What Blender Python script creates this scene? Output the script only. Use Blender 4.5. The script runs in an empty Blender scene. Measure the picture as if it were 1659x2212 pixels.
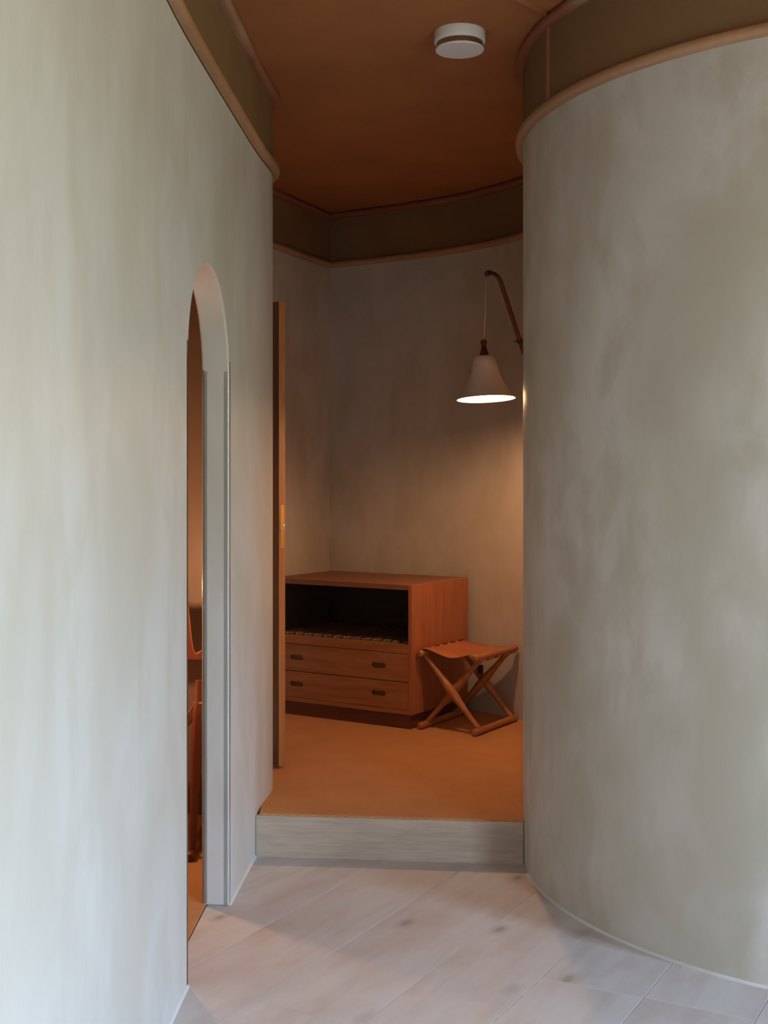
import bpy, bmesh, math, random
from mathutils import Vector, Matrix
random.seed(4)
C = bpy.context.scene.collection
S = bpy.context.scene

# ------------------------------------------------------------------ camera
cam_data = bpy.data.cameras.new('camera')
cam = bpy.data.objects.new('camera', cam_data); C.objects.link(cam)
cam.location = (0, 0, 1.45); cam.rotation_euler = (math.radians(90), 0, 0)
cam_data.sensor_fit = 'AUTO'; cam_data.sensor_width = 36
cam_data.lens = 2660 / 2212 * 36
cam_data.shift_y = -76 / 2212
cam_data.clip_start = .05
S.camera = cam

# ------------------------------------------------------------------ world, daylight, exposure
w = bpy.data.worlds.new('world'); S.world = w; w.use_nodes = True
nt = w.node_tree; nt.nodes.clear()
wo = nt.nodes.new('ShaderNodeOutputWorld'); bg = nt.nodes.new('ShaderNodeBackground')
tc = nt.nodes.new('ShaderNodeTexCoord'); sx = nt.nodes.new('ShaderNodeSeparateXYZ')
rp = nt.nodes.new('ShaderNodeValToRGB')
mr = nt.nodes.new('ShaderNodeMapRange'); mr.inputs[1].default_value = -1; mr.inputs[2].default_value = 1
nt.links.new(tc.outputs['Generated'], sx.inputs[0]); nt.links.new(sx.outputs[2], mr.inputs[0])
nt.links.new(mr.outputs[0], rp.inputs[0]); nt.links.new(rp.outputs[0], bg.inputs[0]); nt.links.new(bg.outputs[0], wo.inputs[0])
e = rp.color_ramp.elements
e[0].position = .0; e[0].color = (.10, .10, .06, 1)
e[1].position = 1.; e[1].color = (.41, .64, 1.10, 1)
for p_, c_ in ((.49, (.22, .23, .15)), (.55, (.43, .49, .46)), (.63, (.57, .76, 1.02))):
    a = e.new(p_); a.color = (*c_, 1)
bg.inputs[1].default_value = 44.0
S.view_settings.view_transform = 'Standard'; S.view_settings.look = 'None'
S.view_settings.gamma = 1; S.view_settings.use_curve_mapping = False
S.view_settings.exposure = 0.22

LAMP_W = 540.0      # strength of the bulbs
GLOBE_W = 250.0
LAMP_COL = (1.0, .55, .275)

WIN_Y = (-2.9, -.7); WIN_Y2 = (1.35, 2.0); WIN_Z = (.75, 2.6); WIN_X = (.1, 2.6)
def portal(name, loc, rot, sx_, sy_):
    l = bpy.data.lights.new(name, 'AREA'); l.shape = 'RECTANGLE'; l.size = sx_; l.size_y = sy_
    l.cycles.is_portal = True
    o = bpy.data.objects.new(name, l); C.objects.link(o); o.location = loc; o.rotation_euler = rot
for wy_ in (WIN_Y, WIN_Y2):
    portal('window_portal', (3.16, sum(wy_)/2, sum(WIN_Z)/2), (0, math.radians(90), 0), WIN_Z[1]-WIN_Z[0], wy_[1]-wy_[0])
#portal('window_portal', (sum(WIN_X)/2, -2.62, sum(WIN_Z)/2), (math.radians(90), 0, 0), WIN_X[1]-WIN_X[0], WIN_Z[1]-WIN_Z[0])

# ------------------------------------------------------------------ materials
def mat(name, col, rough=.6, metal=0., spec=.5):
    m = bpy.data.materials.new(name); m.use_nodes = True
    b = m.node_tree.nodes['Principled BSDF']
    b.inputs['Base Color'].default_value = (*col, 1); b.inputs['Roughness'].default_value = rough
    b.inputs['Metallic'].default_value = metal; b.inputs['Specular IOR Level'].default_value = spec
    return m, m.node_tree, b
def N(t, kind, **kw):
    n = t.nodes.new(kind)
    for k, v in kw.items():
        if k in n.inputs: n.inputs[k].default_value = v
        else: setattr(n, k, v)
    return n
def noise(t, vec, scale, detail=4, rough=.5, dist=0):
    n = N(t, 'ShaderNodeTexNoise'); n.inputs['Scale'].default_value = scale; n.inputs['Detail'].default_value = detail
    n.inputs['Roughness'].default_value = rough; n.inputs['Distortion'].default_value = dist
    t.links.new(vec, n.inputs['Vector']); return n.outputs['Fac']
def mapping(t, scale=(1, 1, 1), rot=(0, 0, 0), loc=(0, 0, 0)):
    c = N(t, 'ShaderNodeTexCoord'); m = N(t, 'ShaderNodeMapping')
    m.inputs['Scale'].default_value = scale; m.inputs['Rotation'].default_value = rot; m.inputs['Location'].default_value = loc
    t.links.new(c.outputs['Object'], m.inputs[0]); return m.outputs[0]
def ramp(t, fac, stops):
    r = N(t, 'ShaderNodeValToRGB'); t.links.new(fac, r.inputs[0])
    el = r.color_ramp.elements
    el[0].position, el[0].color = stops[0][0], (*stops[0][1], 1)
    el[1].position, el[1].color = stops[-1][0], (*stops[-1][1], 1)
    for p, c_ in stops[1:-1]:
        q = el.new(p); q.color = (*c_, 1)
    return r.outputs[0]
def mix(t, fac, a_, b_, mode='MIX'):
    m = N(t, 'ShaderNodeMix'); m.data_type = 'RGBA'; m.blend_type = mode
    for s, v in ((0, fac), (6, a_), (7, b_)):
        if isinstance(v, (int, float)): m.inputs[s].default_value = v
        elif isinstance(v, tuple): m.inputs[s].default_value = (*v, 1)
        else: t.links.new(v, m.inputs[s])
    return m.outputs[2]
def bump(t, b, h, strength, dist=.01):
    n = N(t, 'ShaderNodeBump'); n.inputs['Strength'].default_value = strength; n.inputs['Distance'].default_value = dist
    t.links.new(h, n.inputs['Height']); t.links.new(n.outputs[0], b.inputs['Normal'])

def plaster(name, c0, c1, c2, fine=4.5, amt=.8):
    m, t, b = mat(name, c0, .48, 0, .45)
    v = mapping(t, (1, 1, .75)); v2 = mapping(t, (1, 1, .55), loc=(3, 7, 1))
    n1 = noise(t, v, 1.6, 6, .52, .5); n2 = noise(t, v2, fine, 7, .58, .3); n3 = noise(t, v, 60, 3, .5)
    col = ramp(t, n1, [(.35, c1), (.5, c0), (.65, c2)])
    col = mix(t, ramp(t, n2, [(.44, (0, 0, 0)), (.64, (amt, amt, amt))]), col, c1)
    t.links.new(col, b.inputs['Base Color'])
    r = N(t, 'ShaderNodeMapRange'); r.inputs[3].default_value = .36; r.inputs[4].default_value = .56
    t.links.new(n2, r.inputs[0]); t.links.new(r.outputs[0], b.inputs['Roughness'])
    mm = N(t, 'ShaderNodeMath'); mm.operation = 'MULTIPLY_ADD'; mm.inputs[1].default_value = .10
    t.links.new(n3, mm.inputs[0]); t.links.new(n2, mm.inputs[2])
    bump(t, b, mm.outputs[0], .10, .012)
    return m
PLASTER = plaster('lime_plaster', (.56, .53, .47), (.465, .43, .345), (.605, .58, .535), 6.5, .9)
PLASTER_LEFT = plaster('pale_lime_plaster', (.57, .555, .52), (.515, .49, .435), (.59, .58, .555))
PLASTER_DIM = plaster('dim_lit_plaster', (.19, .115, .08), (.17, .10, .068), (.205, .125, .088))  # plaster with the side room's dim warm light put into its brown
PLASTER_IN = plaster('lamplit_lime_plaster', (.53, .46, .38), (.44, .375, .29), (.55, .49, .42))  # same plaster, warm lamp light mixed into the colour
PLASTER_WHITE = plaster('white_caulk', (.62, .62, .60), (.56, .56, .54), (.64, .64, .62))

def fabric(name, c0, c1, sc=260, rough=.9):
    m, t, b = mat(name, c0, rough, 0, .15)
    v = mapping(t); n1 = noise(t, v, 3, 4); n2 = noise(t, v, sc, 2)
    t.links.new(ramp(t, n1, [(.3, c1), (.7, c0)]), b.inputs['Base Color'])
    bump(t, b, n2, .3, .003); return m
CEIL = fabric('rust_ceiling_cloth', (.40, .155, .056), (.35, .132, .05))
BAND = fabric('brown_band_cloth', (.23, .132, .06), (.195, .112, .052))

def carpet(name, c0, c1):
    m, t, b = mat(name, c0, .95, 0, .1)
    v = mapping(t, rot=(0, 0, math.radians(-6)))
    wv = N(t, 'ShaderNodeTexWave'); wv.wave_type = 'BANDS'; wv.bands_direction = 'Y'; wv.inputs['Scale'].default_value = 42
    wv.inputs['Distortion'].default_value = 1.2; wv.inputs['Detail'].default_value = 1; t.links.new(v, wv.inputs[0])
    wx = N(t, 'ShaderNodeTexWave'); wx.wave_type = 'BANDS'; wx.bands_direction = 'X'; wx.inputs['Scale'].default_value = 60
    wx.inputs['Distortion'].default_value = 1.5; t.links.new(v, wx.inputs[0])
    n = noise(t, v, 5, 5)
    col = ramp(t, n, [(.3, c1), (.7, c0)])
    col = mix(t, wv.outputs['Fac'], mix(t, .3, col, tuple(q*.5 for q in c1)), col)
    t.links.new(col, b.inputs['Base Color'])
    mm = N(t, 'ShaderNodeMath'); mm.operation = 'MULTIPLY_ADD'; mm.inputs[1].default_value = .5
    t.links.new(wx.outputs['Fac'], mm.inputs[0]); t.links.new(wv.outputs['Fac'], mm.inputs[2])
    bump(t, b, mm.outputs[0], .5, .004); return m
CARPET = carpet('sisal_carpet', (.60, .285, .125), (.53, .25, .105))

def wood(name, c0, c1, axis='X', rough=.45, fine=1.0, stretch=14, spec=.4):
    m, t, b = mat(name, c0, rough, 0, spec)
    s = {'X': (1, stretch, stretch), 'Y': (stretch, 1, stretch), 'Z': (stretch, stretch, 1)}[axis]
    v = mapping(t, s); n1 = noise(t, v, 1.6*fine, 6, .55, .4); n2 = noise(t, v, 9*fine, 3)
    col = ramp(t, n1, [(.32, c1), (.66, c0)])
    col = mix(t, ramp(t, n2, [(.35, (.35,)*3), (.6, (0,)*3)]), col, tuple(q*.7 for q in c1))
    t.links.new(col, b.inputs['Base Color']); bump(t, b, n2, .08, .002); return m
TEAK_H = wood('teak_along', (.42, .165, .06), (.30, .105, .038), 'X', .38)
TEAK_V = wood('teak_upright', (.42, .145, .06), (.31, .10, .04), 'Z', .38)
TEAK_DARK = wood('dark_stained_teak', (.14, .045, .022), (.10, .03, .016), 'X', .5)
OAKED = wood('oiled_oak', (.42, .17, .06), (.32, .115, .04), 'Z', .38, 2)
RAIL = wood('oiled_oak_rail', (.42, .17, .06), (.32, .115, .04), 'Y', .38, 2)
MAHOG = wood('red_mahogany', (.19, .042, .018), (.135, .028, .013), 'Z', .4, 2)
DARKWOOD = wood('dark_lamp_wood', (.12, .035, .018), (.07, .02, .012), 'Z', .4, 2)
TEAK_TOP = wood('darker_teak_top', (.25, .10, .048), (.19, .07, .034), 'X', .5)  # teak in a darker tone than the chest sides
INNER_SHADOW = wood('shadowed_compartment', (.058, .034, .024), (.045, .025, .018), 'X', .6)  # near-black wood, the compartment's shadow painted into the colour
SLATW = wood('grey_brown_slat', (.24, .15, .10), (.17, .10, .07), 'Y', .5)
DOORFACE = wood('shaded_door_face', (.17, .065, .028), (.12, .045, .02), 'Z', .55)  # door wood darkened, the unlit side painted into the colour
DOORWOOD = wood('door_wood', (.46, .20, .075), (.36, .15, .055), 'Z', .45)
TRIMW, t_, b_ = mat('trim_wood', (.5, .3, .17), .5)
v_ = mapping(t_, (1, 1, 1)); n_ = noise(t_, v_, 1.4, 2); n2_ = noise(t_, v_, 30, 4)
c_ = ramp(t_, n_, [(.4, (.36, .19, .095)), (.6, (.44, .25, .135))])
t_.links.new(mix(t_, ramp(t_, n2_, [(.4, (.25,)*3), (.65, (0,)*3)]), c_, (.30, .14, .07)), b_.inputs['Base Color'])
TRIMB, t_, b_ = mat('trim_upper_stained', (.25, .12, .06), .55)
v_ = mapping(t_); n_ = noise(t_, v_, 1.6, 3)
t_.links.new(ramp(t_, n_, [(.45, (.26, .085, .04)), (.62, (.36, .21, .135))]), b_.inputs['Base Color'])
LEATHER, t_, b_ = mat('cognac_leather', (.4, .12, .045), .5, 0, .4)
v_ = mapping(t_); n_ = noise(t_, v_, 7, 5); n2_ = noise(t_, v_, 180, 3)
t_.links.new(ramp(t_, n_, [(.35, (.36, .115, .045)), (.65, (.45, .16, .062))]), b_.inputs['Base Color']); bump(t_, b_, n2_, .15, .002)
BLACK, _, _ = mat('black_leather', (.012, .01, .009), .6)
WHITE, _, _ = mat('white_enamel', (.78, .75, .70), .4)
CHROME, _, _ = mat('chrome', (.55, .55, .54), .08, 1)
BRASS, _, _ = mat('brass', (.75, .50, .18), .28, 1)
STEEL, _, _ = mat('steel', (.75, .73, .7), .25, 1)
SHADE, _, _ = mat('beige_lacquer_shade', (.66, .50, .40), .32)
SHADE_IN, _, _ = mat('white_shade_lining', (.85, .8, .72), .5)
CORD, _, _ = mat('pale_cord', (.66, .52, .38), .7)
ACRYL = bpy.data.materials.new('clear_acrylic'); ACRYL.use_nodes = True
t_ = ACRYL.node_tree; t_.nodes.clear(); o_ = N(t_, 'ShaderNodeOutputMaterial'); m_ = N(t_, 'ShaderNodeMixShader')
tr_ = N(t_, 'ShaderNodeBsdfTransparent'); tr_.inputs[0].default_value = (.955, .96, .965, 1)
g_ = N(t_, 'ShaderNodeBsdfGlossy'); g_.inputs['Roughness'].default_value = .05; f_ = N(t_, 'ShaderNodeFresnel'); f_.inputs[0].default_value = 1.5
t_.links.new(f_.outputs[0], m_.inputs[0]); t_.links.new(tr_.outputs[0], m_.inputs[1]); t_.links.new(g_.outputs[0], m_.inputs[2]); t_.links.new(m_.outputs[0], o_.inputs[0])
BULB = bpy.data.materials.new('glowing_bulb'); BULB.use_nodes = True
t_ = BULB.node_tree; t_.nodes.clear(); o_ = N(t_, 'ShaderNodeOutputMaterial'); e_ = N(t_, 'ShaderNodeEmission')
e_.inputs[0].default_value = (*LAMP_COL, 1); e_.inputs[1].default_value = LAMP_W; t_.links.new(e_.outputs[0], o_.inputs[0])

def plank_material():
    m, t, b = mat('whitewashed_plank', (.5, .45, .4), .55, 0, .35)
    c = N(t, 'ShaderNodeTexCoord'); oi = N(t, 'ShaderNodeObjectInfo')
    ad = N(t, 'ShaderNodeVectorMath'); ad.operation = 'MULTIPLY_ADD'
    t.links.new(c.outputs['Object'], ad.inputs[0]); ad.inputs[1].default_value = (1, 1, 1)
    sc = N(t, 'ShaderNodeVectorMath'); sc.operation = 'SCALE'; sc.inputs[3].default_value = 37.
    cb = N(t, 'ShaderNodeCombineXYZ')
    for i in range(3): t.links.new(oi.outputs['Random'], cb.inputs[i])
    t.links.new(cb.outputs[0], sc.inputs[0]); t.links.new(sc.outputs[0], ad.inputs[2])
    def mp(s):
        q = N(t, 'ShaderNodeMapping'); q.inputs['Scale'].default_value = s; t.links.new(ad.outputs[0], q.inputs[0]); return q.outputs[0]
    g = noise(t, mp((1.0, 6, 1)), 2.0, 6, .5, 1.0); cl = noise(t, mp((1.2, 2.2, 1)), 2.1, 5, .6)
    col = ramp(t, g, [(.3, (.50, .455, .42)), (.5, (.55, .51, .475)), (.7, (.58, .545, .51))])
    col = mix(t, ramp(t, cl, [(.46, (0,)*3), (.70, (.6,)*3)]), col, (.48, .36, .29))
    vo = N(t, 'ShaderNodeTexVoronoi'); vo.inputs['Scale'].default_value = 3.0; vo.inputs['Randomness'].default_value = 1
    t.links.new(mp((1., 1.9, 1)), vo.inputs['Vector'])
    # oval knots where the voronoi distance is small
    kn = ramp(t, vo.outputs['Distance'], [(.055, (.9,)*3), (.10, (.4,)*3), (.2, (0,)*3)])
    col = mix(t, kn, col, (.30, .27, .235))
    t.links.new(col, b.inputs['Base Color']); bump(t, b, g, .05, .002)
    return m
PLANK = plank_material()
RISER = wood('whitewashed_riser', (.50, .405, .32), (.42, .335, .26), 'X', .55, .9, 12)

# ------------------------------------------------------------------ builders
def link(name, bm, m, parent=None, smooth=False):
    me = bpy.data.meshes.new(name); bmesh.ops.recalc_face_normals(bm, faces=bm.faces[:]); bm.to_mesh(me); bm.free()
    me.materials.append(m)
    if smooth:
        for p in me.polygons: p.use_smooth = True
        if smooth != 'all':
            me.set_sharp_from_angle(angle=math.radians(smooth if smooth is not True else 40))
    o = bpy.data.objects.new(name, me); C.objects.link(o)
    if parent: o.parent = parent
    return o
def tag(o, label=None, cat=None, group=None, kind=None):
    for k, v in (('label', label), ('category', cat), ('group', group), ('kind', kind)):
        if v: o[k] = v
    return o
def empty(name, loc, rz=0):
    o = bpy.data.objects.new(name, None); C.objects.link(o); o.location = loc; o.rotation_euler = (0, 0, rz); return o
def bevel(o, wd, seg=2, ang=35):
    m = o.modifiers.new('bevel', 'BEVEL'); m.width = wd; m.segments = seg; m.limit_method = 'ANGLE'; m.angle_limit = math.radians(ang)
    return o
def box(bm, lo, hi):
    v = [bm.verts.new((x, y, z)) for z in (lo[2], hi[2]) for y in (lo[1], hi[1]) for x in (lo[0], hi[0])]
    for f in ((0, 1, 3, 2), (4, 6, 7, 5), (0, 4, 5, 1), (2, 3, 7, 6), (0, 2, 6, 4), (1, 5, 7, 3)):
        bm.faces.new([v[i] for i in f])
def boxo(name, lo, hi, m, parent=None, bv=.002):
    bm = bmesh.new(); box(bm, lo, hi); o = link(name, bm, m, parent)
    if bv: bevel(o, bv)
    return o
def tube(bm, pts, radii, seg=16, cap=True):
    pts = [Vector(p) for p in pts]
    if not isinstance(radii, (list, tuple)): radii = [radii]*len(pts)
    rings = []; up = None
    for i, p in enumerate(pts):
        d = (pts[min(i+1, len(pts)-1)]-pts[max(i-1, 0)]).normalized()
        if up is None: up = d.orthogonal().normalized()
        up = (up - d*up.dot(d)).normalized(); s = d.cross(up)
        rings.append([bm.verts.new(p+radii[i]*(math.cos(a)*up+math.sin(a)*s)) for a in [2*math.pi*k/seg for k in range(seg)]])
    for a_, b_ in zip(rings, rings[1:]):
        for k in range(seg): bm.faces.new((a_[k], a_[(k+1) % seg], b_[(k+1) % seg], b_[k]))
    if cap: bm.faces.new(rings[0][::-1]); bm.faces.new(rings[-1])
def lathe(bm, prof, seg=40, closed=False):
    rings = []
    for r, z in prof:
        if r < 1e-5: rings.append([bm.verts.new((0, 0, z))])
        else: rings.append([bm.verts.new((r*math.cos(2*math.pi*k/seg), r*math.sin(2*math.pi*k/seg), z)) for k in range(seg)])
    pr = list(zip(rings, rings[1:]))
    if closed: pr.append((rings[-1], rings[0]))
    for a_, b_ in pr:
        for k in range(seg):
            q = [a_[k % len(a_)], a_[(k+1) % len(a_)], b_[(k+1) % len(b_)], b_[k % len(b_)]]
            u = []
            for x in q:
                if x not in u: u.append(x)
            if len(u) > 2: bm.faces.new(u)
def catmull(P, n=8):
    out = []
    for i in range(len(P)-1):
        p0, p1, p2, p3 = P[max(i-1, 0)], P[i], P[i+1], P[min(i+2, len(P)-1)]
        for k in range(n):
            t = k/n
            out.append(tuple(.5*((2*b)+(-a+c)*t+(2*a-5*b+4*c-d)*t*t+(-a+3*b-3*c+d)*t**3) for a, b, c, d in zip(p0, p1, p2, p3)))
    out.append(tuple(P[-1])); return out
def normals(path):
    ns = []
    for i in range(len(path)):
        def nn(a, b):
            d = Vector((b[0]-a[0], b[1]-a[1])).normalized(); return Vector((d.y, -d.x))
        l = []
        if i > 0: l.append(nn(path[i-1], path[i]))
        if i < len(path)-1: l.append(nn(path[i], path[i+1]))
        n = sum(l, Vector((0, 0))).normalized(); n /= max(.4, n.dot(l[0])); ns.append(n)
    return ns
def sweep(bm, path, prof):
    """closed profile (out, z) carried along a floor path; out is to the right of travel"""
    ns = normals(path); rings = []
    for p, n in zip(path, ns):
        rings.append([bm.verts.new((p[0]+n.x*o, p[1]+n.y*o, z)) for o, z in prof])
    k = len(prof)
    for a_, b_ in zip(rings, rings[1:]):
        for i in range(k): bm.faces.new((a_[i], a_[(i+1) % k], b_[(i+1) % k], b_[i]))
    bm.faces.new(rings[0]); bm.faces.new(rings[-1][::-1])
def sw(name, path, prof, m, smooth=30, parent=None, kind='structure'):
    bm = bmesh.new(); sweep(bm, path, prof); o = link(name, bm, m, parent, smooth)
    if kind: o['kind'] = kind
    return o

# ------------------------------------------------------------------ plan of the place
Z_TRIM, Z_UP, Z_CEIL, STEP = 2.698, 2.988, 3.025, .164
left_pts = [(-.47, -3.6), (-.50, .0), (-.535, 1.2), (-.563, 1.86), (-.572, 2.6), (-.5685, 3.1), (-.5583, 3.506), (-.5232, 4.161), (-.4907, 4.704), (-.4625, 5.0)]
lp = [left_pts[0], left_pts[1]] + catmull(left_pts[2:], 8)
# rounded end, then a partition that runs off to the left
d0 = Vector((lp[-1][0]-lp[-2][0], lp[-1][1]-lp[-2][1])).normalized()
a0 = math.atan2(d0.y, d0.x); p = Vector(lp[-1])
arc = []; R = .40
# radius tightens gently from straight to R
ang = a0; 
for k in range(26):
    r = R if k > 3 else R*(1.6-.15*k)
    da = math.radians(86-0)/26 if True else 0
    p = p + Vector((math.cos(ang+da/2), math.sin(ang+da/2)))*(r*da); ang += da; arc.append((p.x, p.y))
left_path = lp + arc + [(arc[-1][0]-.75, arc[-1][1]+.02)]
CC, CR = (1.823, 4.56), 1.30
right_path = [(CC[0]+CR*math.cos(math.radians(t)), CC[1]+CR*math.sin(math.radians(t))) for t in range(120, 361, 3)]
inner_l = [(-1.14, 5.545), (-1.06, 5.75), (-.5896, 6.79), (-.326, 7.38)]
inner_r = catmull([(-.326, 7.38), (-.06, 7.22), (.1566, 7.075), (.32, 6.955), (.46, 6.825), (.60, 6.665), (.715, 6.50), (.87, 6.2), (.985, 5.9), (1.05, 5.60)], 6)
inner_path = inner_l + inner_r[1:]

# ------------------------------------------------------------------ left wall with the arched opening
def cum(path):
    s = [0]
    for a_, b_ in zip(path, path[1:]): s.append(s[-1]+math.dist(a_, b_))
    return s
def at(path, cs, s):
    s = max(0, min(cs[-1], s))
    for i in range(len(cs)-1):
        if s <= cs[i+1]:
            t = (s-cs[i])/(cs[i+1]-cs[i]); return (path[i][0]*(1-t)+path[i+1][0]*t, path[i][1]*(1-t)+path[i+1][1]*t)
cs = cum(left_path)
def s_at_y(y):
    for i in range(len(lp)-1):
        if lp[i][1] <= y <= lp[i+1][1]: return cs[i]+(y-lp[i][1])/(lp[i+1][1]-lp[i][1])*(cs[i+1]-cs[i])
sa, sb = s_at_y(3.506), s_at_y(4.161)
ARCH_R = (sb-sa)/2; ARCH_C = (sa+sb)/2; ARCH_TOP = 2.105; SPRING = ARCH_TOP-ARCH_R*1.0
TH = .092
def left_wall():
    bm = bmesh.new()
    S_ = [(s, 0, 'out') for s in cs if s < sa-.01] + [(sa, 0, 'jl')]
    K = 28
    S_ += [(ARCH_C-ARCH_R*math.cos(math.pi*k/K), SPRING+ARCH_R*math.sin(math.pi*k/K), 'in') for k in range(1, K)]
    S_ += [(sb, 0, 'jr')] + [(s, 0, 'out') for s in cs if s > sb+.01]
    pts = [at(left_path, cs, s) for s, _, _ in S_]; ns = normals(pts)
    cols = []
    for (s, b, k), pt, n in zip(S_, pts, ns):
        col = []
        for off in (0, -TH):
            zs = [b, Z_TRIM] if k in ('out', 'in') else [0, SPRING, Z_TRIM]
            col.append([bm.verts.new((pt[0]+n.x*off, pt[1]+n.y*off, z)) for z in zs])
        cols.append((k, col))
    for (k0, c0), (k1, c1) in zip(cols, cols[1:]):
        inside = k0 == 'in' or k1 == 'in'
        for side in (0, 1):
            a_, b_ = c0[side], c1[side]
            if inside:
                A = a_[1:] if k0 == 'jl' else a_; B = b_[1:] if k1 == 'jr' else b_
            else: A, B = a_, b_
            bm.faces.new(A + B[::-1])
        a0_, a1_, b0_, b1_ = c0[0], c0[1], c1[0], c1[1]
        bm.faces.new((a0_[-1], b0_[-1], b1_[-1], a1_[-1]))
        if inside:
            i = 1 if k0 == 'jl' else 0; j = 1 if k1 == 'jr' else 0
            bm.faces.new((a0_[i], a1_[i], b1_[j], b0_[j]))
        else: bm.faces.new((a0_[0], a1_[0], b1_[0], b0_[0]))
    for k, c in cols:
        if k in ('jl', 'jr'): bm.faces.new((c[0][0], c[0][1], c[1][1], c[1][0]))
    bm.faces.new(cols[0][1][0]+cols[0][1][1][::-1]); bm.faces.new(cols[-1][1][0]+cols[-1][1][1][::-1])
    o = link('wall_left', bm, PLASTER_LEFT, None, 30); o['kind'] = 'structure'
    bevel(o, .007, 3, 50); return o
left_wall()
def halfround(z0, h, out, inset=-.004):
    pr = [(inset, z0), (out*.45, z0), (out*.8, z0+h*.10), (out*.97, z0+h*.28), (out, z0+h*.5), (out*.97, z0+h*.72), (out*.8, z0+h*.9), (out*.45, z0+h), (inset, z0+h)]
    return pr
BANDP = [(0, Z_TRIM), (0, Z_CEIL), (-TH, Z_CEIL), (-TH, Z_TRIM)]
n_trim = 0
for path, nm in ((left_path, 'left'), (right_path, 'right'), (inner_path, 'back')):
    if nm != 'left':
        sw('wall_'+nm, path, [(0, 0), (0, Z_TRIM), (-TH, Z_TRIM), (-TH, 0)], PLASTER if nm == 'right' else PLASTER_IN)
    sw('wall_%s_band' % nm, path, BANDP, BAND)
    for nm2, prof, mt in (('lower', halfround(Z_TRIM, .036, .030), TRIMW), ('upper', halfround(Z_UP, .036, .030), TRIMB)):
        n_trim += 1
        sw('trim_%d' % n_trim, path, prof, mt, 60)

# vertical cover strip on the band of the curved wall
ang_ = math.radians(180+33.5)
for k, aa in enumerate((195.0,)):
    aa = math.radians(aa); n_trim += 1
    bm = bmesh.new(); c0 = (CC[0]+(CR+.002)*math.cos(aa), CC[1]+(CR+.002)*math.sin(aa))
    tube(bm, [(c0[0], c0[1], Z_TRIM+.03), (c0[0], c0[1], Z_CEIL)], .011, 12)
    link('trim_%d' % n_trim, bm, TRIMB, None, True)['kind'] = 'structure'
# ceiling cover strip leaving the curved wall
n_trim += 1
bm = bmesh.new(); tube(bm, [(.60, 4.24, Z_CEIL), (.44, 4.05, Z_CEIL), (.2, 3.7, Z_CEIL), (-.1, 3.15, Z_CEIL), (-.56, 2.5, Z_CEIL)], .014, 12)
link('trim_%d' % n_trim, bm, CEIL, None, 'all')['kind'] = 'structure'

# caulk bead along the foot of the walls (lower floor)
bl = [q for q in left_path if -.2 < q[1] < 3.49]; n_ = [i for i, q in enumerate(left_path) if 4.165 < q[1] < 4.7 and q[0] > -.6]
bl2 = [(-.5232, 4.165)] + [left_path[i] for i in n_] + [(-.491, 4.70)]
bead = [(-.003, -.001), (.006, -.001), (.004, .004), (-.003, .010)]
sw('baseboard_left', bl + [(-.5583, 3.503)], bead, PLASTER_WHITE, 60)
sw('baseboard_left', bl2, bead, PLASTER_WHITE, 60)
sw('baseboard_right', [q for q in right_path if q[1] < 4.56], bead, PLASTER_WHITE, 60)

# ------------------------------------------------------------------ rest of the shell
def slab(name, pts, z0, z1, m, parent=None, kind='structure'):
    bm = bmesh.new(); lo = [bm.verts.new((x, y, z0)) for x, y in pts]; hi = [bm.verts.new((x, y, z1)) for x, y in pts]
    bm.faces.new(lo[::-1]); bm.faces.new(hi)
    for i in range(len(pts)): j = (i+1) % len(pts); bm.faces.new((lo[i], lo[j], hi[j], hi[i]))
    o = link(name, bm, m, parent)
    if kind: o['kind'] = kind
    return o
slab('ceiling', [(-2.6, -3.8), (3.4, -3.8), (3.4, 7.9), (-2.6, 7.9)], Z_CEIL, Z_CEIL+.1, CEIL)
bm = bmesh.new(); edges_ = [-3.6, WIN_Y[0], WIN_Y[1], WIN_Y2[0], WIN_Y2[1], 4.6]; PX = 3.123
for k in (0, 2, 4): box(bm, (PX, edges_[k], 0), (PX+.12, edges_[k+1], Z_CEIL))
for a_, b_ in (WIN_Y, WIN_Y2):
    box(bm, (PX, a_, 0), (PX+.12, b_, WIN_Z[0])); box(bm, (PX, a_, WIN_Z[1]), (PX+.12, b_, Z_CEIL))
link('wall_window_side', bm, PLASTER)['kind'] = 'structure'
for k, (a_, b_) in enumerate((WIN_Y, WIN_Y2)):
    bm = bmesh.new(); q = .045; mid = (a_+b_)/2
    for u0, u1, z0_, z1_ in ((a_, a_+q, *WIN_Z), (b_-q, b_, *WIN_Z), (a_+q, b_-q, WIN_Z[0], WIN_Z[0]+q), (a_+q, b_-q, WIN_Z[1]-q, WIN_Z[1]), (mid-q/2, mid+q/2, WIN_Z[0]+q, WIN_Z[1]-q)):
        box(bm, (PX+.03, u0, z0_), (PX+.08, u1, z1_))
    link('window_%d' % (k+1), bm, DOORWOOD)['kind'] = 'structure'
bm = bmesh.new(); box(bm, (-.60, -3.72, 0), (3.24, -3.6, Z_CEIL)); link('wall_near', bm, PLASTER)['kind'] = 'structure'
# side room behind the left wall
bm = bmesh.new(); box(bm, (-2.3, 2.3, 0), (-2.2, 5.9, Z_CEIL)); link('wall_side_room', bm, PLASTER)['kind'] = 'structure'
bm = bmesh.new(); box(bm, (-2.2, 2.3, 0), (-.66, 2.4, Z_CEIL)); link('wall_side_room_near', bm, PLASTER)['kind'] = 'structure'
bm = bmesh.new(); box(bm, (-2.2, 5.55, 0), (-1.5, 5.65, Z_CEIL)); link('wall_side_room_far', bm, PLASTER)['kind'] = 'structure'

slab('wall_side_room_far', [(-.70, 5.235), (-.64, 5.21), (-1.42, 5.47), (-1.42, 5.50), (-.95, 5.50)][1:], 0, Z_CEIL, PLASTER_DIM)  # added panel in front of the partition, dim light painted in its colour
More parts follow.
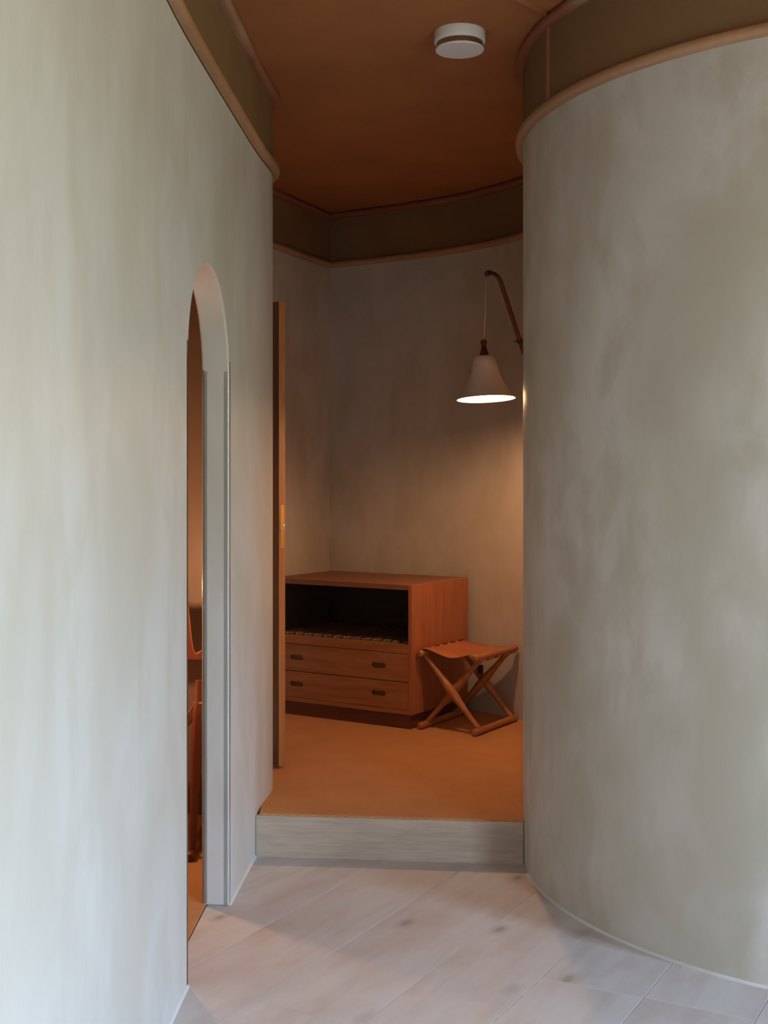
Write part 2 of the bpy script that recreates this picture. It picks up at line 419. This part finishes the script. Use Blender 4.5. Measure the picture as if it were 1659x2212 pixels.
# ------------------------------------------------------------------ floors
floor = slab('floor', [(-.56, -3.6), (3.12, -3.6), (3.12, 4.8), (-.5, 4.8), (-.60, 4.3), (-.62, 3.4), (-.62, 2.4)], -.08, -.005, PLANK)
slab('floor', [(-2.2, 2.4), (-.62, 2.4), (-.6255, 3.5), (-.604, 4.16), (-.56, 4.72), (-.57, 5.2), (-1.0, 5.56), (-2.2, 5.6)], -.08, .006, CARPET)
up = slab('floor', [(-.478, 4.71), (.56, 4.609), (.60, 4.9), (.80, 5.36), (1.12, 5.67), (1.05, 6.0), (.92, 6.3), (.77, 6.55), (.6, 6.76), (.40, 6.97), (0, 7.28), (-.30, 7.45), (-.40, 7.42), (-1.14, 5.7), (-.67, 5.50), (-.50, 5.22)], -.05, STEP, CARPET)
bevel(up, .006, 3)
# riser board of the step
e_riser = Vector((.5215+.4895, 4.604-4.704)); rl = e_riser.length
bm = bmesh.new(); box(bm, (0, 0, -.02), (rl, .02, STEP-.008)); rb = link('step_riser', bm, RISER, up)
rb.location = (-.4895, 4.704, 0); rb.rotation_euler = (0, 0, math.atan2(e_riser.y, e_riser.x)); bevel(rb, .002)

# planks
pa = math.atan2(.871, .491)
dv = Vector((math.cos(pa), math.sin(pa))); nv = Vector((math.sin(pa), -math.cos(pa)))
lines = [-1.9807-.305*k for k in range(12, 1, -1)] + [-2.286, -1.9807, -1.653, -1.3537, -1.0541] + [-1.0541+.305*k for k in range(1, 21)]
ends = {(-1.9807): [2.795, -.6, 6.3], (-1.3537): [3.333, 7.2, .2], (-1.0541): [3.345, -.9, 7.6], (-2.286): [1.2, 6.6], (-1.653): [1.4, 6.9]}
region = [(-.555, -3.55), (3.1, -3.55), (3.1, 4.63), (1.0, 4.63), (-.488, 4.712), (-.52, 4.5), (-.60, 4.159), (-.622, 3.508), (-.56, 3.48), (-.566, 2.6), (-.56, 1.2)]
def clip_poly(poly, n, c):   # keep n.p <= c
    out = []
    for i in range(len(poly)):
        a_, b_ = Vector(poly[i]), Vector(poly[(i+1) % len(poly)]); da, db = a_.dot(n)-c, b_.dot(n)-c
        if da <= 0: out.append(tuple(a_))
        if da*db < 0: out.append(tuple(a_+(b_-a_)*(da/(da-db))))
    return out
reg_simple = region
for o0, o1 in zip(lines, lines[1:]):
    es = sorted(ends.get(o0, [random.uniform(-1, 1), random.uniform(4.6, 6)]))
    cuts = [-9] + es + [12]
    for t0, t1 in zip(cuts, cuts[1:]):
        g = .0007
        q = clip_poly(reg_simple, nv, o1-g); q = clip_poly(q, -nv, -(o0+g)) if len(q) > 2 else q
        q = clip_poly(q, dv, t1-g) if len(q) > 2 else q; q = clip_poly(q, -dv, -(t0+g)) if len(q) > 2 else q
        if len(q) < 3: continue
        loc = [(Vector(p_).dot(dv), -Vector(p_).dot(nv)) for p_ in q]
        ar = abs(sum(loc[i][0]*loc[(i+1) % len(loc)][1]-loc[(i+1) % len(loc)][0]*loc[i][1] for i in range(len(loc))))/2
        if ar < .002: continue
        cx = sum(l[0] for l in loc)/len(loc); cy = sum(l[1] for l in loc)/len(loc)
        bm = bmesh.new()
        lo = [bm.verts.new((x-cx, y-cy, -.005)) for x, y in loc]; hi = [bm.verts.new((x-cx, y-cy, 0)) for x, y in loc]
        bm.faces.new(lo[::-1]); bm.faces.new(hi)
        for i in range(len(loc)): j = (i+1) % len(loc); bm.faces.new((lo[i], lo[j], hi[j], hi[i]))
        o = link('plank', bm, PLANK, floor); bevel(o, .0009, 1)
        P = dv*cx - nv*cy
        o.location = (P.x, P.y, random.uniform(-.0006, 0)); o.rotation_euler = (0, 0, pa)

# ------------------------------------------------------------------ door standing open in the back room
th = math.radians(38)
door = empty('door_1', (-.4370, 5.452, STEP+.012), math.pi-th)     # local x runs from lock edge to hinge
door['kind'] = 'structure'
bm = bmesh.new(); box(bm, (.004, 0, 0), (.70, .040, 2.046)); d_ = link('door_leaf', bm, DOORFACE, door)
boxo('lit_edge', (0, .0003, 0), (.004, .0397, 2.046), DOORWOOD, door, .001)  # added strip in lighter wood, for the lamp-lit edge of the leaf
lk = empty('lock', (0, 0, 0)); lk.parent = door
bm = bmesh.new(); box(bm, (-.0012, .009, .958), (.001, .031, 1.150)); link('lock_plate', bm, BRASS, lk)
bm = bmesh.new(); box(bm, (-.010, .013, 1.040), (.0, .026, 1.062)); bevel(link('latch', bm, STEEL, lk), .002)
bm = bmesh.new()
for z in (.995, 1.108):
    tube(bm, [(-.002, .020, z), (-.0005, .020, z)], .0045, 12)
link('screw', bm, BRASS, lk)

# ------------------------------------------------------------------ teak chest
W, D, H = .911, .600, .734
chest = tag(empty('chest', (.141, 6.254, STEP), math.atan2(-.534, .846)), 'reddish teak chest with open compartment above two drawers, against the back wall', 'chest')
# local: x from -W (left) to 0 (right), y from 0 (front) to D (back)
z0 = .073
boxo('side_panel', (-.021, 0, z0), (0, D, H), TEAK_V, chest, .001)
boxo('side_panel', (-W, 0, z0), (-W+.021, D, H), TEAK_V, chest, .001)
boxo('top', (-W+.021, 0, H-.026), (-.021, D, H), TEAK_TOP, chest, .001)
boxo('bottom_rail', (-W+.021, .002, z0), (-.021, D-.02, z0+.024), TEAK_H, chest, .001)
boxo('shelf', (-W+.021, .002, .384), (-.021, D-.014, .430), TEAK_H, chest, .001)
boxo('back_panel', (-W+.021, D-.012, .10), (-.021, D-.004, .655), INNER_SHADOW, chest, 0)
boxo('compartment_shadow', (-W+.0205, .022, .431), (-W+.0235, D-.013, H-.0265), INNER_SHADOW, chest, 0)  # thin dark sheets added inside to paint the shadow of the compartment
boxo('compartment_shadow', (-.0235, .022, .431), (-.0205, D-.013, H-.0265), INNER_SHADOW, chest, 0)
boxo('compartment_shadow', (-W+.024, .03, H-.029), (-.024, D-.013, H-.0255), INNER_SHADOW, chest, 0)
boxo('compartment_shadow', (-W+.024, .03, .4295), (-.024, D-.013, .4315), INNER_SHADOW, chest, 0)
boxo('plinth', (-W+.014, .008, 0), (-.012, D-.02, z0), TEAK_DARK, chest, .001)
def stadium(cx, cz, w_, h_, n=10):
    r = h_/2; c = w_/2-r; out = []
    for k in range(n+1): a_ = -math.pi/2+math.pi*k/n; out.append((cx+c+r*math.cos(a_), cz+r*math.sin(a_)))
    for k in range(n+1): a_ = math.pi/2+math.pi*k/n; out.append((cx-c+r*math.cos(a_), cz+r*math.sin(a_)))
    return out
for zl, zh in ((.0985, .2365), (.2405, .3815)):
    dr = tag(boxo('drawer', (-W+.0225, .020, zl), (-.0225, D-.05, zh), TEAK_H, chest, 0))
    # drawer front: plate with two through-cut finger slots
    bm = bmesh.new(); xl, xr = -W+.0225, -.0225; zc = (zl+zh)/2+.002
    slots = [stadium(-.20, zc, .090, .030), stadium(-.725, zc, .090, .030)]
    import mathutils
    outer = [(xl, zl), (xr, zl), (xr, zh), (xl, zh)]
    loops = [outer]+slots
    tess = mathutils.geometry.tessellate_polygon([[Vector((x, z, 0)) for x, z in L] for L in loops])
    flat = [q for L in loops for q in L]
    f_ = [bm.verts.new((x, .001, z)) for x, z in flat]; g_ = [bm.verts.new((x, .0195, z)) for x, z in flat]
    for t in tess: bm.faces.new([f_[i] for i in t]); bm.faces.new([g_[i] for i in t][::-1])
    s0 = 0
    for L in loops:
        for i in range(len(L)): j = (i+1) % len(L); bm.faces.new((f_[s0+i], f_[s0+j], g_[s0+j], g_[s0+i]))
        s0 += len(L)
    link('drawer_front', bm, TEAK_H, dr)
    for cx in (-.20, -.725):
        bm = bmesh.new(); L = stadium(cx, zc, .090, .030); M_ = stadium(cx, zc, .082, .023)
        a_ = [bm.verts.new((x, .0002, z)) for x, z in L]; b_ = [bm.verts.new((x, .0002, z)) for x, z in M_]
        c_ = [bm.verts.new((x, .018, z)) for x, z in M_]
        for i in range(len(L)):
            j = (i+1) % len(L); bm.faces.new((a_[i], a_[j], b_[j], b_[i])); bm.faces.new((b_[i], b_[j], c_[j], c_[i]))
        bm.faces.new(c_); link('finger_pull', bm, TEAK_TOP, dr, None)
# slatted rack on the compartment floor
for k in range(14):
    x = -.055-.0625*k
    sl = boxo('rack_slat', (x-.020, .035, .431), (x+.012, D-.06, .441), SLATW, chest, .001)
    bm = bmesh.new(); tube(bm, [(x-.004, .0325, .4365), (x-.004, .038, .4365)], .004, 10); link('slat_pin', bm, STEEL, sl)

# ------------------------------------------------------------------ folding stool
stool = tag(empty('folding_stool', (.179, 6.262, STEP), math.atan2(-.532, .847)), 'folding wooden stool with cognac leather seat and crossed turned legs, beside the teak chest', 'stool')
SW_, SL, SH, rr = .315, .470, .392, .0185
def turned(bm, a_, b_, peak=.5, r0=.0125, r1=.0235):
    n = 22; a_, b_ = Vector(a_), Vector(b_); pts = []; rad = []
    for k in range(n+1):
        t = k/n; pts.append(a_+(b_-a_)*t)
        f = math.exp(-((t-peak)/.20)**2); flare = .005*math.exp(-min(t, 1-t)/.03)
        rad.append(r0+(r1-r0)*f+flare)
    tube(bm, pts, rad, 16)
def rail(name, x, z, m=RAIL):
    bm = bmesh.new(); pts = []; rad = []
    for t, r in ((0, .35), (.004, .75), (.012, .95), (.03, 1), (.25, .92), (.5, .9), (.75, .92), (.97, 1), (.988, .95), (.996, .75), (1, .35)):
        pts.append((x, SL*t, z)); rad.append(rr*r)
    tube(bm, pts, rad, 18); return link(name, bm, m, stool, 'all')
rail('foot_rail', 0, rr); rail('foot_rail', SW_, rr)
rail('seat_rail', 0, SH-.006); rail('seat_rail', SW_, SH-.006)
for y, (o1, o2) in ((.052, (0, .030)), (SL-.052, (0, -.030))):
    for (xa, xb, oy) in ((0, SW_, o1), (SW_, 0, o2)):
        bm = bmesh.new(); turned(bm, (xa+(.002 if xa == 0 else -.002), y+oy, SH-.016), (xb, y+oy, rr*1.4)); link('leg', bm, OAKED, stool, 'all')
    bm = bmesh.new(); tube(bm, [(SW_/2, y+min(o1, o2)-.012, SH/2+.003), (SW_/2, y+max(o1, o2)+.012, SH/2+.003)], .005, 10); link('pivot_pin', bm, BRASS, stool)
# leather seat: sags between the rails and wraps them
def seat():
    bm = bmesh.new(); NX, NY = 26, 22; grid = []
    y0, y1 = .022, SL-.022
    for j in range(NY+1):
        v = j/NY; y = y0+(y1-y0)*v; row = []
        # wrap under left rail, over, sag, over right rail inner side
        cz = SH-.006
        pr = []
        for a_ in (250, 215, 180, 150, 120, 95): pr.append(((rr+.002)*math.cos(math.radians(a_)), cz+(rr+.002)*math.sin(math.radians(a_))))
        x0_, x1_ = .004, SW_-.016
        for i in range(1, NX):
            u = i/NX; x = x0_+(x1_-x0_)*u
            sag = .010*math.sin(math.pi*u) + .010*(math.sin(math.pi*u)**2)*(1-v)
            wav = .007*math.sin(2*math.pi*u*1.1+.9)*(1-v)**3
            pr.append((x, cz+rr*1.06*(1-u)+rr*.35*u - sag + wav))
        for a_ in (185, 215, 245, 275, 300): pr.append((SW_+(rr+.002)*math.cos(math.radians(a_)), cz+(rr+.002)*math.sin(math.radians(a_))))
        edge = .010*math.sin(math.pi*min(1, max(0, 0)))
        for i, (x, z) in enumerate(pr):
            u = max(0, min(1, x/SW_)); yy = y + ((-.012*math.sin(math.pi*u)*(-1)) if j == 0 else (.0)) - ((.012*math.sin(math.pi*u)) if j == NY else 0)
            row.append(bm.verts.new((x, yy, z)))
        grid.append(row)
    for j in range(NY):
        for i in range(len(grid[0])-1): bm.faces.new((grid[j][i], grid[j][i+1], grid[j+1][i+1], grid[j+1][i]))
    o = link('leather_seat', bm, LEATHER, stool, 'all')
    m = o.modifiers.new('thick', 'SOLIDIFY'); m.thickness = .003; m.offset = 1
    return o
seat()
# slots in the leather over the left rail, lacing tabs under the right rail
for k in range(5):
    y = .055+.085*k
    bm = bmesh.new(); box(bm, (.007, y, SH+.0120), (.0165, y+.045, SH+.0192)); link('lacing_slot', bm, BLACK, stool)
for k in range(5):
    y = .045+.088*k
    bm = bmesh.new(); pts = []
    for yy in (y, y+.045):
        for q, a_ in enumerate((235, 262, 288, 312, 332)):
            pts.append(bm.verts.new((SW_+(rr+.004)*math.cos(math.radians(a_)), yy, SH-.006+(rr+.004)*math.sin(math.radians(a_)))))
    for q in range(4): bm.faces.new((pts[q], pts[q+1], pts[5+q+1], pts[5+q]))
    o = link('lacing_tab', bm, LEATHER, stool, 'all'); m = o.modifiers.new('thick', 'SOLIDIFY'); m.thickness = .003; m.offset = 1
bm = bmesh.new(); box(bm, (SW_-.085, SL*.42, SH-.115), (SW_-.062, SL*.42+.022, SH-.070)); bevel(link('strap', bm, BLACK, stool), .003)

# ------------------------------------------------------------------ wall lamp with bell shade
ARM_K = .80
def bell_lamp(loc, label, with_arm=True):
    L = tag(empty('wall_lamp', loc), label, 'lamp')
    # origin at the centre of the shade opening
    shade_pivot_rot = (math.radians(-3.4), math.radians(-2.2), 0)
    bm = bmesh.new()
    pr = [(.0505, .187), (.0545, .160), (.060, .132), (.068, .105), (.078, .080), (.090, .056), (.104, .034), (.120, .014), (.1315, .0)]
    inner = [(.1295, .0), (.118, .015), (.102, .035), (.088, .057), (.076, .081), (.066, .105), (.058, .132), (.052, .158), (.048, .184)]
    lathe(bm, pr[::-1]+[(.046, .191), (.02, .192), (.0, .192)], 64); sh = link('shade', bm, SHADE, L, 50); sh.rotation_euler = shade_pivot_rot
    bm = bmesh.new(); lathe(bm, [(.1315, 0), (.1295, -.0006)]+inner[1:]+[(0, .184)], 64); li = link('shade_lining', bm, SHADE_IN, sh, 50)
    bm = bmesh.new(); lathe(bm, [(0, .192), (.021, .192), (.0185, .205), (.0135, .222), (.0105, .238), (.0105, .243), (.0135, .249), (.0145, .256), (.0125, .264), (.006, .268), (0, .268)], 28)
    link('neck', bm, DARKWOOD, sh, 60)
    bm = bmesh.new(); lathe(bm, [(0, .268), (.0065, .268), (.0065, .280), (.004, .282), (0, .282)], 18); link('cap', bm, BRASS, sh, 40)
    bm = bmesh.new(); lathe(bm, [(0, .001), (.016, .004), (.029, .016), (.035, .033), (.032, .051), (.022, .072), (.015, .092), (.014, .112), (0, .112)], 28)
    link('bulb', bm, BULB, sh, 'all')
    bm = bmesh.new(); lathe(bm, [(0, .113), (.02, .113), (.021, .15), (.018, .183), (0, .183)], 24); link('socket', bm, WHITE, sh, 40)
    top = Matrix.Rotation(shade_pivot_rot[0], 3, 'X') @ Vector((0, 0, .282))
    if with_arm:
        ex, ez = .002, .548
        bm = bmesh.new(); tube(bm, [(top.x-.008, top.y-.012, .281), (ex-.006, -.014, .41), (ex-.004, -.002, ez)], .0016, 8); link('cord', bm, CORD, L, 'all')
        # arm: hooked end, then straight back and down to the wall
        A = catmull([(-.001, -.006, .553), (.010, .004, .563), (.026, .024, .567), (.046, .050, .563), (.062, .080, .556), (.0765, .11, .5376)], 6)
        s0 = Vector(A[-1]); e0 = Vector((.355, .79, -.011))-Vector((.0765, .11, .5376)); e0 = s0+e0*ARM_K
        A += [tuple(s0+(e0-s0)*t) for t in (.1, .25, .5, .75, 1)]
        n = len(A); rad = []
        for i in range(n):
            rad.append(.0115 if i < 2 else (.0125 if i < 10 else .0095+.0015*min(1, (i-10)/30)))
        rad[0] = .006
        bm = bmesh.new(); tube(bm, A, rad, 18); arm = link('arm', bm, DARKWOOD, L, 'all')
        d = (e0-s0).normalized(); c = s0+(e0-s0)*.425/ARM_K
        bm = bmesh.new(); tube(bm, [c-d*.012, c-d*.010, c+d*.010, c+d*.012], [.011, .0145, .0145, .011], 16)
        tube(bm, [c+Vector((-.028, 0, -.004)), c+Vector((0, 0, -.004))], .003, 8); link('collar', bm, BLACK, arm)
    else:
        bm = bmesh.new(); tube(bm, [(0, 0, .27), (0, 0, 3.02-loc[2])], .002, 8); link('cord', bm, CORD, L)
    return L
bl_ = bell_lamp((.4747, 5.725, 1.8116), 'wall lamp with hooked dark wooden arm and lit beige bell shade, above the stool')
bl_.scale = (1.041,)*3
# lamp that lights the side room behind the arch
GLOBE = BULB.copy(); GLOBE.name = 'glowing_globe'
for n_g in GLOBE.node_tree.nodes:
    if n_g.type == 'EMISSION': n_g.inputs[1].default_value = GLOBE_W
gl = tag(empty('pendant_lamp', (-1.12, 4.62, 1.02)), 'glowing round globe lamp hanging on a cord in the side room', 'lamp')
bm = bmesh.new(); lathe(bm, [(.045*math.sin(math.pi*k/20), .045*math.cos(math.pi*k/20)) for k in range(21)], 32); link('globe', bm, GLOBE, gl, 'all')
bm = bmesh.new(); lathe(bm, [(0, .043), (.014, .045), (.012, .13), (0, .135)], 20); link('cap', bm, BRASS, gl, 40)
bm = bmesh.new(); tube(bm, [(0, 0, .12), (0, 0, Z_CEIL-1.02)], .002, 8); link('cord', bm, CORD, gl)

# ------------------------------------------------------------------ ceiling light
cl = tag(empty('ceiling_light', (.268, 4.361, Z_CEIL)), 'small round white ceiling light with a chrome band and flat disc', 'ceiling light')
bm = bmesh.new(); lathe(bm, [(0, 0), (.0895, 0), (.0905, -.002), (.0905, -.037), (.0885, -.039), (.080, -.039), (.080, -.036), (0, -.036)], 64); link('housing', bm, WHITE, cl, 40)
bm = bmesh.new(); lathe(bm, [(0, -.036), (.083, -.036), (.083, -.060), (0, -.060)], 64); link('chrome_band', bm, CHROME, cl, 40)
bm = bmesh.new(); lathe(bm, [(0, -.059), (.0845, -.059), (.0855, -.0605), (.0855, -.0645), (.084, -.066), (0, -.067)], 64); link('diffuser', bm, WHITE, cl, 40)

# ------------------------------------------------------------------ clear corner guards on the arch jambs
def jamb(s):
    p_ = at(left_path, cs, s); q = at(left_path, cs, s+.01); d = Vector((q[0]-p_[0], q[1]-p_[1])).normalized(); return Vector(p_), d, Vector((d.y, -d.x))
for s, sgn, hgt, sides in ((sb, 1, 1.915, ('hall', 'room')), (sa, -1, 1.915, ('hall', 'room'))):
    p_, d, n = jamb(s)
    for side in sides:
        # angle profile hugging the jamb edge; local frame d (along wall), n (out of wall)
        edge = p_ if side == 'hall' else p_-n*TH
        no = n if side == 'hall' else -n
        wd = .017; t = .0016
        into = -d*sgn     # direction into the opening
        def P(a_, b_): q = edge+into*a_+no*b_; return (q.x, q.y)
        rn = .007
        nose = [P(t-rn+rn*math.cos(q_), t-rn+rn*math.sin(q_)) for q_ in [math.pi/2*(5-kk)/5 for kk in range(6)]]
        prof = nose + [P(t, -wd), P(.0003, -wd), P(.0003, -.006), P(-.006, .0003), P(-wd, .0003), P(-wd, t)]
        bm = bmesh.new(); lo = [bm.verts.new((x, y, .002 if side == 'hall' else .008)) for x, y in prof]; hi = [bm.verts.new((x, y, hgt*.96)) for x, y in prof]
        bm.faces.new(lo[::-1]); bm.faces.new(hi)
        for i in range(len(prof)): j = (i+1) % len(prof); bm.faces.new((lo[i], lo[j], hi[j], hi[i]))
        o = link('corner_guard', bm, ACRYL, None, 35)
        pos = 'far' if sgn == 1 else 'near'
        tag(o, 'clear plastic corner guard on the %s jamb of the arch, %s edge' % (pos, 'hall side' if side == 'hall' else 'side room'), 'corner guard', 'clear corner guards on the arch')

# ------------------------------------------------------------------ leather chair glimpsed through the arch
ch = tag(empty('armchair', (-.70, 4.68, .006)), 'red-brown wooden chair with leather sling, seen through the arched opening', 'chair')
def legp(name, a_, b_, r0, r1, m=MAHOG, seg=18):
    bm = bmesh.new(); A, B = Vector(a_), Vector(b_); pts = [A+(B-A)*t for t in (0, .02, .25, .5, .78, .86, .87, .985, 1)]
    rad = [r0*.95, r0, r0*1.1, r1*1.12, r1*1.05, r1, r1*.80, r1*.80, r1*.7]
    tube(bm, pts, rad, seg); return link(name, bm, m, ch, 40)
XR = -.62
for x in (0, XR):
    xo = x-.022 if x == 0 else x
    l = legp('leg', (xo-.004, -.02, .02), (xo+.018, .02, .668), .014, .019)
    bm = bmesh.new(); tube(bm, [(xo+.0155, .02, .582), (xo+.0157, .02, .588)], .0225, 18); link('brass_ring', bm, BRASS, l)
    legp('leg', (xo+.004, .42, .02), (xo+.010, .44, .80), .014, .017)
    bm = bmesh.new(); tube(bm, [(xo-.006, -.07, .018), (xo-.006, -.062, .018), (xo-.006, .50, .018), (xo-.006, .508, .018)], [.012, .019, .019, .012], 18); link('foot_rail', bm, MAHOG, ch, 40)
bm = bmesh.new(); g = []
for j in range(9):
    v = j/8; row = []
    for i in range(15):
        u = i/14; row.append(bm.verts.new((-.012+XR*u*.98-.01, .03+.40*v, .575-.20*math.sin(math.pi*u)**.8-.06*v)))
    g.append(row)
for j in range(8):
    for i in range(14): bm.faces.new((g[j][i], g[j][i+1], g[j+1][i+1], g[j+1][i]))
o = link('leather_seat', bm, LEATHER, ch, 'all'); m = o.modifiers.new('t', 'SOLIDIFY'); m.thickness = .004
# leather back with a curved lower opening
yb = .40; Yd = 4.68+yb
def px(xp, yp): return ((xp-829.5)*Yd/2660+.70, yb, 1.45-(yp-1030)*Yd/2660-.006)
rim = [px(404, 1300), px(408.5, 1340), px(412, 1375), px(416, 1400), px(421.5, 1412), px(428, 1411), px(436, 1406)]
rimc = catmull(rim, 5)
bm = bmesh.new(); topv = []; botv = []
for q in rimc:
    topv.append(bm.verts.new(q)); botv.append(bm.verts.new((q[0], q[1], px(0, 1424)[2])))
L0 = bm.verts.new((XR, yb, px(0, 1424)[2])); L1 = bm.verts.new((XR, yb, rimc[0][2]))
bm.faces.new((L0, L1, topv[0], botv[0]))
for i in range(len(rimc)-1): bm.faces.new((botv[i], topv[i], topv[i+1], botv[i+1]))
bk = link('leather_back', bm, MAHOG, ch); m = bk.modifiers.new('t', 'SOLIDIFY'); m.thickness = .006
bm = bmesh.new(); tube(bm, rimc, .005, 10); link('piping', bm, LEATHER, bk, 'all')
